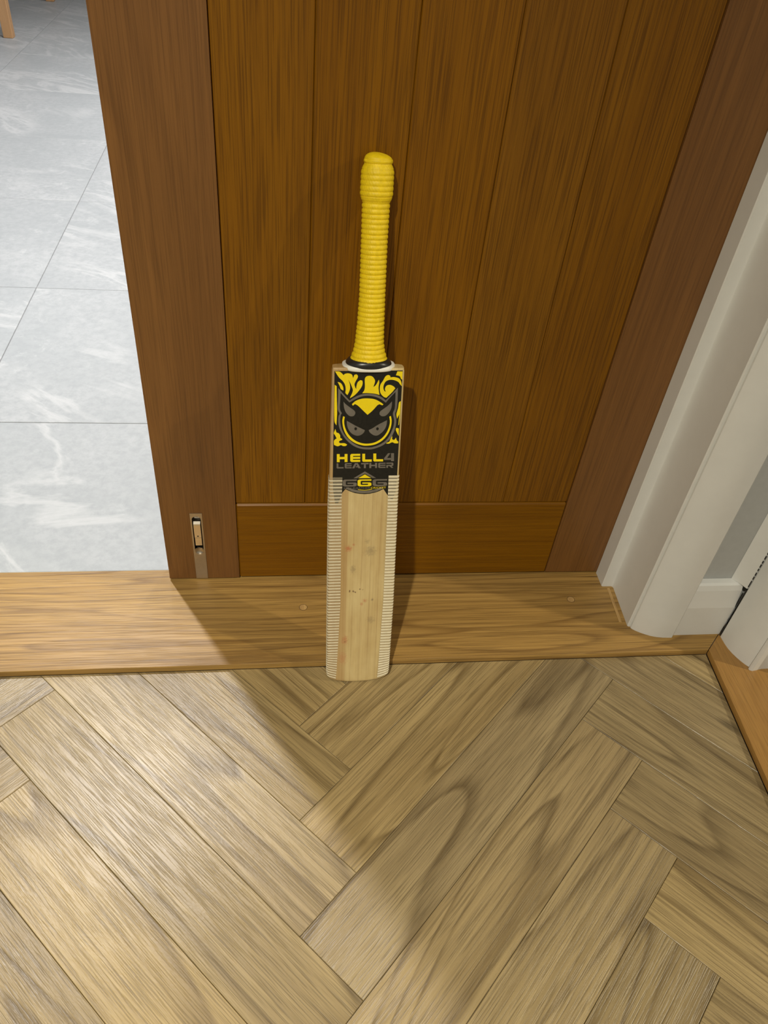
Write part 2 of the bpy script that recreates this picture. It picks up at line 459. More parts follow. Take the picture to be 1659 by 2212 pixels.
# kitchen floor: 600 mm stone tiles on grout
kf = struct(box('floor_kitchen', -2.7, 1.06, 0.0235, 6.2, -0.03, 0.0088, 'grout'))
bpy.context.view_layer.update()
TP, TX, TY = 0.602, -0.447, 0.4555
tile_src = {}
for i in range(-5, 4):
    for j in range(-1, 11):
        x0, x1 = TX + i * TP, TX + (i + 1) * TP
        y0, y1 = TY + j * TP, TY + (j + 1) * TP
        x0, x1, y0, y1 = max(x0, -2.7), min(x1, 1.06), max(y0, 0.0240), min(y1, 6.2)
        if x1 - x0 < 0.02 or y1 - y0 < 0.02: continue
        if x1 > 0.80 and y0 < 0.06: y0 = 0.062
        if x0 < -0.80 and y0 < 0.06: y0 = 0.062
        g2 = 0.0009; w, h = round(x1 - x0 - 2 * g2, 4), round(y1 - y0 - 2 * g2, 4)
        if (w, h) not in tile_src:
            bm = bmesh.new(); slab(bm, [(-w / 2, -h / 2), (w / 2, -h / 2), (w / 2, h / 2), (-w / 2, h / 2)], 0.0, -0.0016, 0.0008)
            o = mk('tile', bm, 'tile', kf); tile_src[(w, h)] = o.data
        else:
            o = bpy.data.objects.new('tile', tile_src[(w, h)]); COL.objects.link(o); o.parent = kf
        o.matrix_world = Matrix.Translation(((x0 + x1) / 2, (y0 + y1) / 2, 0.0105))
struct(box('floor_side_room', WX + 0.101, 4.2, -2.5, 1.1, -0.03, 0.0, 'subfloor'))

# thresholds
def sill(name, pts, mat, front_test, origin):
    ox, oy = origin
    bm = bmesh.new()
    lo = [bm.verts.new((x - ox, y - oy, 0.0005)) for x, y in pts]; hi = [bm.verts.new((x - ox, y - oy, TH)) for x, y in pts]
    bm.faces.new(hi); bm.faces.new(list(reversed(lo)))
    for i in range(len(pts)):
        j = (i + 1) % len(pts); bm.faces.new((lo[i], lo[j], hi[j], hi[i]))
    bmesh.ops.recalc_face_normals(bm, faces=bm.faces[:])
    es = [e for e in bm.edges if all(v.co.z > TH - 1e-4 and front_test(v.co.x + ox, v.co.y + oy) for v in e.verts)]
    bmesh.ops.bevel(bm, geom=es, offset=0.0016, segments=2, affect='EDGES', profile=0.5)
    return auto_smooth(struct(mk(name, bm, mat, None, (ox, oy, 0))), 40)
t1 = sill('trim_1', [(-0.80, -0.182), (0.9045, -0.182), (0.9585, -0.1280), (0.80, -0.1280), (0.80, 0.0228), (-0.80, 0.0228)], 'sill_oak',
          lambda x, y: y < -0.18, (-0.31, -0.08))
t2 = sill('trim_2', [(0.9060, -0.182), (0.9600, -0.1280), (0.9655, -0.1280), (0.9655, -0.2210), (1.06, -0.2210), (1.06, -1.03), (0.9655, -1.03), (0.9655, -1.12), (0.856, -1.12)],
          'sill_oak_side', lambda x, y: y < -0.18 and x < 0.908, (0.95, -0.6))
def plug(x, y):
    bm = bmesh.new(); bmesh.ops.create_cone(bm, cap_ends=True, segments=28, radius1=0.0062, radius2=0.0060, depth=0.0008)
    o = mk('plug', bm, 'plugw', t1); o.matrix_world = Matrix.Translation((x, y, TH + 0.0001))
    bm = bmesh.new(); bmesh.ops.create_cone(bm, cap_ends=True, segments=28, radius1=0.0071, radius2=0.0071, depth=0.0006)
    o = mk('plug_joint', bm, 'crackw', t1); o.matrix_world = Matrix.Translation((x, y, TH - 0.00015))
M['crackw'] = plain('dark plug joint', (0.14, 0.075, 0.022), rough=0.7, mottle=0.1)
M['plugw'] = wood('plug oak', (0.60, 0.40, 0.16), (0.52, 0.33, 0.12), (0.26, 0.14, 0.05), axis='Y', rough=0.4, ring_amt=0.2, vary=0.0)
bpy.context.view_layer.update()
plug(0.2249, -0.0682); plug(0.6963, -0.0635)
fs = extrude_poly(bmesh.new(), [(0.7715, -0.0385), (0.7760, -0.0385), (0.7722, -0.1180), (0.7675, -0.1180)], TH, TH + 0.0006)
o = mk('filler_strip', fs, 'plugw', t1); o.matrix_world = Matrix.Identity(4)

# white woodwork: linings, architraves, skirting
def prism(name, pts, z0, z1, mat='white', parent=None, bev=0.0, smooth=28):
    bm = extrude_poly(bmesh.new(), pts, z0, z1)
    o = mk(name, bm, mat, parent)
    return auto_smooth(o, smooth)
LIN = [(0.7630, -0.0004), (0.7630, -0.0325), (0.7645, -0.0340), (0.7800, -0.0340), (0.7826, -0.0350), (0.7838, -0.0380), (0.7795, -0.1255), (0.7812, -0.1275), (0.80, -0.1275), (0.80, 0.055), (0.7815, 0.055), (0.7815, -0.0004)]
struct(prism('trim_3', LIN, TH, 2.05))
struct(prism('trim_4', [(-x, y) for x, y in reversed(LIN)], TH, 2.05))
struct(box('trim_5', -0.7625, 0.7625, -0.1275, -0.0004, 2.00, 2.05, 'white'))
ARC = [(0.0, 0.0008), (0.0, 0.0040), (0.0018, 0.0062), (0.006, 0.0098), (0.0125, 0.0140), (0.020, 0.0180), (0.029, 0.0220), (0.039, 0.0250), (0.050, 0.0266), (0.0655, 0.0272), (0.067, 0.0262), (0.067, 0.0008)]
arch_front = struct(prism('trim_6', [(0.7840 + t, WY - h) for t, h in ARC], TH, 2.10))
arch_side = struct(prism('trim_7', [(WX - h, -0.2205 + t) for t, h in ARC], TH, 2.10))
struct(prism('trim_8', [(0.9590, -0.2212), (0.9575, -0.2235), (0.9585, -0.2262), (0.9620, -0.2280), (0.9690, -0.2270), (0.9800, -0.2245), (1.0, -0.2240), (1.0, -0.2385), (1.035, -0.2385), (1.035, -0.2240), (1.065, -0.2240), (1.065, -0.2210), (0.968, -0.2210)], TH, 2.03))
sk = bmesh.new()
prof = [(-0.1490, TH), (-0.1490, 0.0815), (-0.1438, 0.1180), (-0.1410, 0.1275), (-0.1370, 0.1300), (WY - 0.0005, 0.1305), (WY - 0.0005, TH)]
a_ = [sk.verts.new((0.8515, y, z)) for y, z in prof]; b_ = [sk.verts.new((0.93885, y, z)) for y, z in prof]
for i in range(len(prof)):
    j = (i + 1) % len(prof); sk.faces.new((a_[i], a_[j], b_[j], b_[i]))
sk.faces.new(a_); sk.faces.new(list(reversed(b_)))
struct(auto_smooth(mk('baseboard_front', sk, 'white'), 4))
# filled inner corner between the two walls
cor = [(0.9230, WY - 0.0006), (0.9252, -0.1305), (0.9290, -0.1355), (0.9335, -0.1420), (0.9387, -0.1512), (0.9655, -0.1512), (0.9655, WY - 0.0006)]
corner = struct(prism('trim_9', cor, 0.1306, 2.10))
def crack(z0, z1, w=0.0010):
    bm = bmesh.new(); add_box(bm, 0.93865 - w / 2, 0.93865 + w / 2, -0.1533, -0.1515, z0, z1)
    mk('joint_gap', bm, 'crack', arch_side)
for z0, z1, w in [(0.0125, 0.030, 0.0016), (0.032, 0.041, 0.0016), (0.060, 0.064, 0.0008), (0.094, 0.128, 0.0013), (0.136, 0.150, 0.0009), (0.154, 0.160, 0.0009), (0.163, 0.169, 0.0008),
                  (0.174, 0.178, 0.0008), (0.182, 0.188, 0.0009), (0.191, 0.196, 0.0009), (0.2, 0.207, 0.0009), (0.211, 0.215, 0.0008), (0.22, 0.23, 0.0009)]:
    crack(z0, z1, w)

# ---------------------------------------------------------------- the oak door
door = struct(empty('door_1', (0.39, 0.022, 0.0155)))
bpy.context.view_layer.update()
def part(name, bm, mat, parent, world):
    o = mk(name, bm, mat, parent); o.matrix_world = world
    return o
DB, DT = 0.0155, 2.016
def door_box(name, x0, x1, y0, y1, z0, z1, mat, bev):
    cx, cz = (x0 + x1) / 2, z0
    bm = add_box(bmesh.new(), x0 - cx, x1 - cx, y0, y1, z0 - cz, z1 - cz, bev, 1)
    return part(name, bm, mat, door, Matrix.Translation((cx, 0, cz)))
# lock stile with the pocket for the flush bolt (plate 0.0446-0.0640 x 0.0155-0.166)
px0, px1, pz1 = 0.0443, 0.0641, 0.1660
bm = bmesh.new()
for b in ((0, px0, 0.0, 0.044, DB, DT), (px1, 0.117, 0.0, 0.044, DB, DT), (px0, px1, 0.0, 0.044, pz1, DT), (px0, px1, 0.013, 0.044, DB, pz1)):
    add_box(bm, b[0] - 0.0585, b[1] - 0.0585, b[2], b[3], b[4] - DB, b[5] - DB)
part('stile', bm, 'stile', door, Matrix.Translation((0.0585, 0, DB)))
door_box('stile', 0.665, 0.779, 0.0004, 0.044, DB, DT, 'stile', 0.0008)
door_box('rail', 0.1172, 0.6648, 0.0004, 0.044, DB, 0.1830, 'rail', 0.0026)
door_box('rail', 0.1172, 0.6648, 0.0004, 0.044, 1.87, DT, 'rail', 0.0015)
bx = [0.1172, 0.2265, 0.3360, 0.4455, 0.5550, 0.6648]
for i in range(5):
    door_box('board', bx[i] + 0.0002, bx[i + 1] - 0.0002, 0.0036, 0.0390, 0.1834, 1.8696, 'board', 0.0013)

# flush bolt
plate_w = Matrix.Translation((0.05420, 0.0, DB))
hw, hz = 0.00965, pz1 - DB - 0.0004
zo0, zo1, ro = 0.0595, 0.1440, 0.0071           # opening (z above the plate's foot) and its half width
def stadium(r, z0, z1, n=12):
    pts = [(r * math.cos(a), z1 - r + r * math.sin(a)) for a in [math.pi * i / n for i in range(n + 1)]]
    pts += [(r * math.cos(a), z0 + r + r * math.sin(a)) for a in [math.pi + math.pi * i / n for i in range(n + 1)]]
    return pts
bm = bmesh.new()
outer = [(hw, hz), (-hw, hz), (-hw, 0.0), (hw, 0.0)]
inner = stadium(ro, zo0, zo1)
for y in (-0.0006, 0.0012):
    vo = [bm.verts.new((x, y, z)) for x, z in outer]; vi = [bm.verts.new((x, y, z)) for x, z in inner]
    es = [bm.edges.new((vo[i], vo[(i + 1) % 4])) for i in range(4)] + [bm.edges.new((vi[i], vi[(i + 1) % len(vi)])) for i in range(len(vi))]
    bmesh.ops.triangle_fill(bm, use_beauty=True, edges=es)
    if y < 0: fo, fi = vo, vi
for A_, B_ in ((fo, vo), (fi, vi)):
    for i in range(len(A_)):
        j = (i + 1) % len(A_); bm.faces.new((A_[i], A_[j], B_[j], B_[i]))
bolt = part('flush_bolt', bm, 'steel', door, plate_w)
bolt['label'] = 'satin metal flush bolt set into the door face'
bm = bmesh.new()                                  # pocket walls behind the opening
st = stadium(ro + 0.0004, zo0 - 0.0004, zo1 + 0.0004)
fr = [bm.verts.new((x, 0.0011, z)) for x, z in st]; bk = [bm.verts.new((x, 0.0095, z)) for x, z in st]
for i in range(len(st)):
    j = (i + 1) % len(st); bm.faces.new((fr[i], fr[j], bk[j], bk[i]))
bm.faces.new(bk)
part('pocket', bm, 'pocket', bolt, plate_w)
bm = bmesh.new()                                  # sliding lever: polished nose, body, foot
prof = [(0.0030, 0.1300), (-0.0010, 0.1272), (-0.0014, 0.1245), (-0.0004, 0.0965), (0.0006, 0.0955), (0.0080, 0.0955), (0.0080, 0.1295)]
l0 = [bm.verts.new((-0.0054, y, z)) for y, z in prof]; l1 = [bm.verts.new((0.0054, y, z)) for y, z in prof]
for i in range(len(prof)):
    j = (i + 1) % len(prof); bm.faces.new((l0[i], l0[j], l1[j], l1[i]))
bm.faces.new(l0); bm.faces.new(list(reversed(l1)))
part('slide_lever', bm, 'steel_bright', bolt, plate_w)
bm = add_box(bmesh.new(), -0.0052, 0.0052, 0.0006, 0.008, 0.0780, 0.0952)
part('slide_foot', bm, 'steel_bright', bolt, plate_w)
bm = bmesh.new()                                  # thumb scoop: shallow dish in the lower end of the opening
rings_, seg = 8, 28
prev = None
for r in range(rings_ + 1):
    a = r / rings_; rad = 0.0080 * a; y = 0.0038 * (1 - a * a) - 0.0008
    cur = [bm.verts.new((rad * math.cos(2 * math.pi * k / seg), y, zo0 + ro + rad * math.sin(2 * math.pi * k / seg))) for k in range(seg)] if r else [bm.verts.new((0, y, zo0 + ro))]
    if prev:
        for k in range(seg):
            k2 = (k + 1) % seg
            if len(prev) == 1: bm.faces.new((prev[0], cur[k], cur[k2]))
            else: bm.faces.new((prev[k], cur[k], cur[k2], prev[k2]))
    prev = cur
o = part('thumb_scoop', bm, 'steel', bolt, plate_w)
o.data.polygons.foreach_set('use_smooth', [True] * len(o.data.polygons))
bm = bmesh.new(); bmesh.ops.create_cone(bm, cap_ends=True, segments=20, radius1=0.0013, radius2=0.0013, depth=0.0006, matrix=Matrix.Rotation(math.pi / 2, 4, 'X') @ Matrix.Identity(4))
part('screw_hole', bm, 'pocket', bolt, Matrix.Translation((0.05420, -0.00055, DB + 0.1000)))

# ---------------------------------------------------------------- cricket bat
BT, TILT = math.radians(14.7), 0.0145
bat = empty('cricket_bat', (0.3063, -0.2145, 0.0007))
bat.rotation_mode = 'QUATERNION'
bat.matrix_world = Matrix.Translation((0.3063, -0.2145, 0.0007)) @ Matrix.Rotation(-BT, 4, 'X') @ Matrix.Rotation(-TILT, 4, 'Y')
tag(bat, 'wooden cricket bat with yellow ribbed grip leaning against the oak door', 'cricket bat')

def lerp_tab(tab, s):
    if s <= tab[0][0]: return tab[0][1]
    for (a, va), (b, vb) in zip(tab, tab[1:]):
        if s <= b:
            t = (s - a) / (b - a); t = t * t * (3 - 2 * t) if False else t
            return va + (vb - va) * t
    return tab[-1][1]
HWID = [(0.0, 0.0478), (0.03, 0.0482), (0.15, 0.0487), (0.31, 0.0478), (0.36, 0.0473), (0.507, 0.0463)]
EDGE = [(0.0, 0.013), (0.06, 0.019), (0.18, 0.024), (0.33, 0.020), (0.45, 0.016), (0.507, 0.015)]
SPIN = [(0.0, 0.020), (0.06, 0.030), (0.18, 0.044), (0.33, 0.036), (0.45, 0.031), (0.507, 0.030)]
XOFF = [(0.0, -0.0002), (0.15, 0.0006), (0.31, -0.0002), (0.507, 0.0010)]
bm = bmesh.new()
secs = [0.0, 0.0012, 0.003, 0.006, 0.010, 0.015, 0.022, 0.032, 0.05, 0.08, 0.12, 0.16, 0.20, 0.25, 0.30, 0.34, 0.38, 0.42, 0.46, 0.49, 0.503, 0.506, 0.5072]
rows = []
for s in secs:
    w, e, d, xo = lerp_tab(HWID, s), lerp_tab(EDGE, s), lerp_tab(SPIN, s), lerp_tab(XOFF, s)
    fr_ = 0.0
    if s < 0.010:
        q = 1 - s / 0.010; fr_ = q
        w -= 0.0045 * q * q; 
    if s > 0.5055: w -= 0.0006; 
    fin = 0.0016 * max(0, 1 - s / 0.003) ** 2 + (0.0008 if s > 0.507 else 0)      # front edge softening at toe and shoulder
    r = 0.0022
    half = [(0.0, fin), (w * 0.35, fin), (w * 0.7, fin), (w - r, fin), (w - r * 0.3, fin + r * 0.3), (w, fin + r), (w, e * 0.6), (w - 0.0008, e), (w - 0.004, e + 0.002), (w * 0.55, e + (d - e) * 0.45), (w * 0.2, e + (d - e) * 0.9), (0.0, d)]
    ring = [(x, y) for x, y in half] + [(-x, y) for x, y in reversed(half[1:-1])]
    row = []
    for x, y in ring:
        bow = 0.0115 * abs(x / 0.0487) ** 3.0 * max(0.0, 1 - s / 0.06) + (y * 0.28 * max(0.0, 1 - s / 0.05))
        row.append(bm.verts.new((x + xo, y, s + bow)))
    rows.append(row)
n = len(rows[0])
for a, b in zip(rows, rows[1:]):
    for i in range(n):
        j = (i + 1) % n; bm.faces.new((a[i], a[j], b[j], b[i]))
bm.faces.new(rows[0]); bm.faces.new(list(reversed(rows[-1])))
bpy.context.view_layer.update()
blade = mk('blade', bm, 'willow', bat); auto_smooth(blade, 40)
blade['label'] = 'pale willow blade with red ball marks'

def lathe(name, prof, mat, parent, seg=64, cx=None, cy=None, fn=None, sq=2.0):
    """prof: (s, rx, ry); cx(s): sideways centre; cy: distance behind the face"""
    bm = bmesh.new(); prev = None
    for s, rx, ry in prof:
        row = []
        for k in range(seg):
            a = 2 * math.pi * k / seg
            dr = fn(s, a) if fn else 0.0
            ca, sa = math.cos(a), math.sin(a)
            k2 = (abs(ca) ** sq + abs(sa) ** sq) ** (-1.0 / sq) if sq != 2.0 else 1.0
            row.append(bm.verts.new((cx(s) + (rx + dr) * ca * k2, cy(s) + (ry + dr) * sa * k2, s)))
        if prev:
            for k in range(seg):
                k2 = (k + 1) % seg; bm.faces.new((prev[k], prev[k2], row[k2], row[k]))
        else: first = row
        prev = row
    bm.faces.new(list(reversed(first))); bm.faces.new(prev)
    o = mk(name, bm, mat, parent); auto_smooth(o, 50)
    return o
HC = [(0.50, 0.0022), (0.54, 0.0026), (0.56, 0.0033), (0.594, 0.0041), (0.66, 0.0043), (0.71, 0.0050), (0.75, 0.0058)]
hcx = lambda s: lerp_tab(HC, s)
hcy = lambda s: 0.016
lathe('binding_tape', [(0.5030, 0.0322, 0.0210), (0.5038, 0.0337, 0.0219), (0.5058, 0.0343, 0.0222), (0.5086, 0.0335, 0.0218), (0.5100, 0.029, 0.0205)], 'tape_white', bat, 72, hcx, hcy, None, 2.7)
lathe('grip_ring', [(0.5058, 0.0290, 0.0210), (0.5066, 0.0300, 0.0219), (0.5085, 0.0301, 0.0226), (0.5112, 0.0290, 0.0226), (0.5140, 0.0266, 0.0220), (0.5158, 0.0240, 0.0205)], 'rubber_black', bat, 72, hcx, hcy, None, 2.5)
GR = [(0.5126, 0.0240), (0.5140, 0.0236), (0.5180, 0.0224), (0.525, 0.0199), (0.537, 0.0178), (0.56, 0.0166), (0.594, 0.0156), (0.66, 0.0155), (0.70, 0.0159), (0.712, 0.0161)]
GY = [(0.5126, 0.0210), (0.525, 0.0190), (0.537, 0.0176), (0.56, 0.0166), (0.594, 0.0156), (0.66, 0.0155), (0.70, 0.0159), (0.712, 0.0161)]
PITCH = 0.00572
def rope(s, a):
    ph = (s - 0.5126) / PITCH
    ring = abs(math.sin(math.pi * ph)) ** 0.6
    tw = math.sin(34 * a + 2 * math.pi * ph * 1.0)
    return 0.0013 * (ring - 0.55) + 0.00022 * tw * ring
ns = 36 * 8
prof = []
for i in range(ns + 1):
    s = 0.5126 + (0.712 - 0.5126) * i / ns
    prof.append((s, lerp_tab(GR, s), lerp_tab(GY, s)))
grip = lathe('grip', prof, 'rubber', bat, 120, hcx, hcy, rope)
grip['label'] = 'yellow rubber grip with roped rings'
# second, rolled-over layer of the grip on the top of the handle
CAP = [(0.7040, 0.0168), (0.7052, 0.0176), (0.7085, 0.0186), (0.7120, 0.0189), (0.7340, 0.0187), (0.7385, 0.0182), (0.7412, 0.0170), (0.7430, 0.0160), (0.7440, 0.0157)]
def rope2(s, a):
    if s < 0.709 or s > 0.738: return 0.00015 * math.sin(34 * a + 900 * s)
    ph = (s - 0.709) / PITCH
    return 0.0010 * (abs(math.sin(math.pi * ph)) ** 0.6 - 0.5) + 0.00018 * math.sin(34 * a + 2 * math.pi * ph)
prof = [(s, lerp_tab(CAP, s), lerp_tab(CAP, s)) for s in [0.7040 + 0.0400 * i / 64 for i in range(65)]]
cap = lathe('grip_cap', prof, 'rubber', bat, 120, hcx, hcy, rope2)
# lip and rounded rubber top of the handle
def lip_r(s, a): return 0.00015 * math.sin(3 * a + 1.0) + (0.0016 * math.exp(-((a - 3.55) / 0.13) ** 2) if s > 0.7462 else 0)
lathe('grip_lip', [(0.7436, 0.0156, 0.0156), (0.7448, 0.0166, 0.0166), (0.7466, 0.0169, 0.0169), (0.7480, 0.0166, 0.0166), (0.7484, 0.0160, 0.0160), (0.7476, 0.0150, 0.0150)], 'rubber', bat, 96, hcx, hcy, lip_r)
bm = bmesh.new()
prev = None; seg = 64
for r in range(13):
    f = r / 12; ang = f * math.pi / 2
    rad = 0.0161 * math.cos(ang); row = []
    for k in range(seg if rad > 1e-6 else 1):
        a = 2 * math.pi * k / seg
        x, y = rad * math.cos(a), rad * math.sin(a)
        z = 0.7476 + 0.0078 * math.sin(ang) ** 0.9 - 0.10 * x * math.sin(ang) + 0.05 * y * math.sin(ang)
        row.append(bm.verts.new((hcx(0.75) + x, 0.0168 + y, z)))
    if prev:
        for k in range(seg):
            k2 = (k + 1) % seg
            if len(row) == 1: bm.faces.new((prev[k], prev[k2], row[0]))
            else: bm.faces.new((prev[k], prev[k2], row[k2], row[k]))
    prev = row
top = mk('grip_top', bm, 'rubber', bat, None, True)

# ribbed edge tape: clear strip wrapped round each edge, with raised fibre ribs
def tape(side, xin_tab, s0, s1, rib_frac, pitch=0.00512):
    def half_sec(s, lift):
        w = lerp_tab(HWID, s); xo = lerp_tab(XOFF, s); e = lerp_tab(EDGE, s)
        if s < 0.010: w -= 0.0045 * (1 - s / 0.010) ** 2
        xi = lerp_tab(xin_tab, s)
        W = w + lift
        q = [(xi, -lift), (xi + (W - xi) * 0.5, -lift), (W - 0.0022, -lift), (W - 0.0007, -lift * 0.3 + 0.0005), (W, 0.0022), (W, e * 0.6), (W - 0.0008, e)]
        bow = lambda x: 0.0115 * abs(x / 0.0487) ** 3.0 * max(0.0, 1 - s / 0.06)
        return [(side * x + xo, y, s + bow(x) + (y * 0.28 * max(0.0, 1 - s / 0.05) if y > 0 else 0)) for x, y in q]
    bm = bmesh.new(); prev = None; k = 0
    ss = [s0 + (s1 - s0) * i / 70 for i in range(71)]
    for s in ss:
        row = [bm.verts.new(p) for p in half_sec(s, 0.00045)]
        if prev:
            for i in range(len(row) - 1): bm.faces.new((prev[i], prev[i + 1], row[i + 1], row[i]))
        prev = row
    strip = mk('edge_tape', bm, 'tape', bat); auto_smooth(strip, 60)
    strip['label'] = 'clear ribbed fibre tape along the blade edge'
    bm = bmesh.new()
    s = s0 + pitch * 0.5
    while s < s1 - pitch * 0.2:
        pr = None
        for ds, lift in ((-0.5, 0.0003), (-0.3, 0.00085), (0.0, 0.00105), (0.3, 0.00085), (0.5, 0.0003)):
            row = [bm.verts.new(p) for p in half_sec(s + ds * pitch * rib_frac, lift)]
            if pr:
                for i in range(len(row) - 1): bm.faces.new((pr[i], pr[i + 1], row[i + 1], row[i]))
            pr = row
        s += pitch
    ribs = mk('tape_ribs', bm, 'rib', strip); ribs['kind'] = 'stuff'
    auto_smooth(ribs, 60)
    return strip
tape(-1, [(0.0, 0.0345), (0.023, 0.0333), (0.15, 0.0300), (0.306, 0.0302), (0.36, 0.0300)], 0.004, 0.3550, 0.34)
tape(1, [(0.0, 0.0305), (0.02, 0.0312), (0.15, 0.0336), (0.306, 0.0339), (0.36, 0.0330)], 0.004, 0.3570, 0.72)  # wider ribs put the glare on this edge into their shape

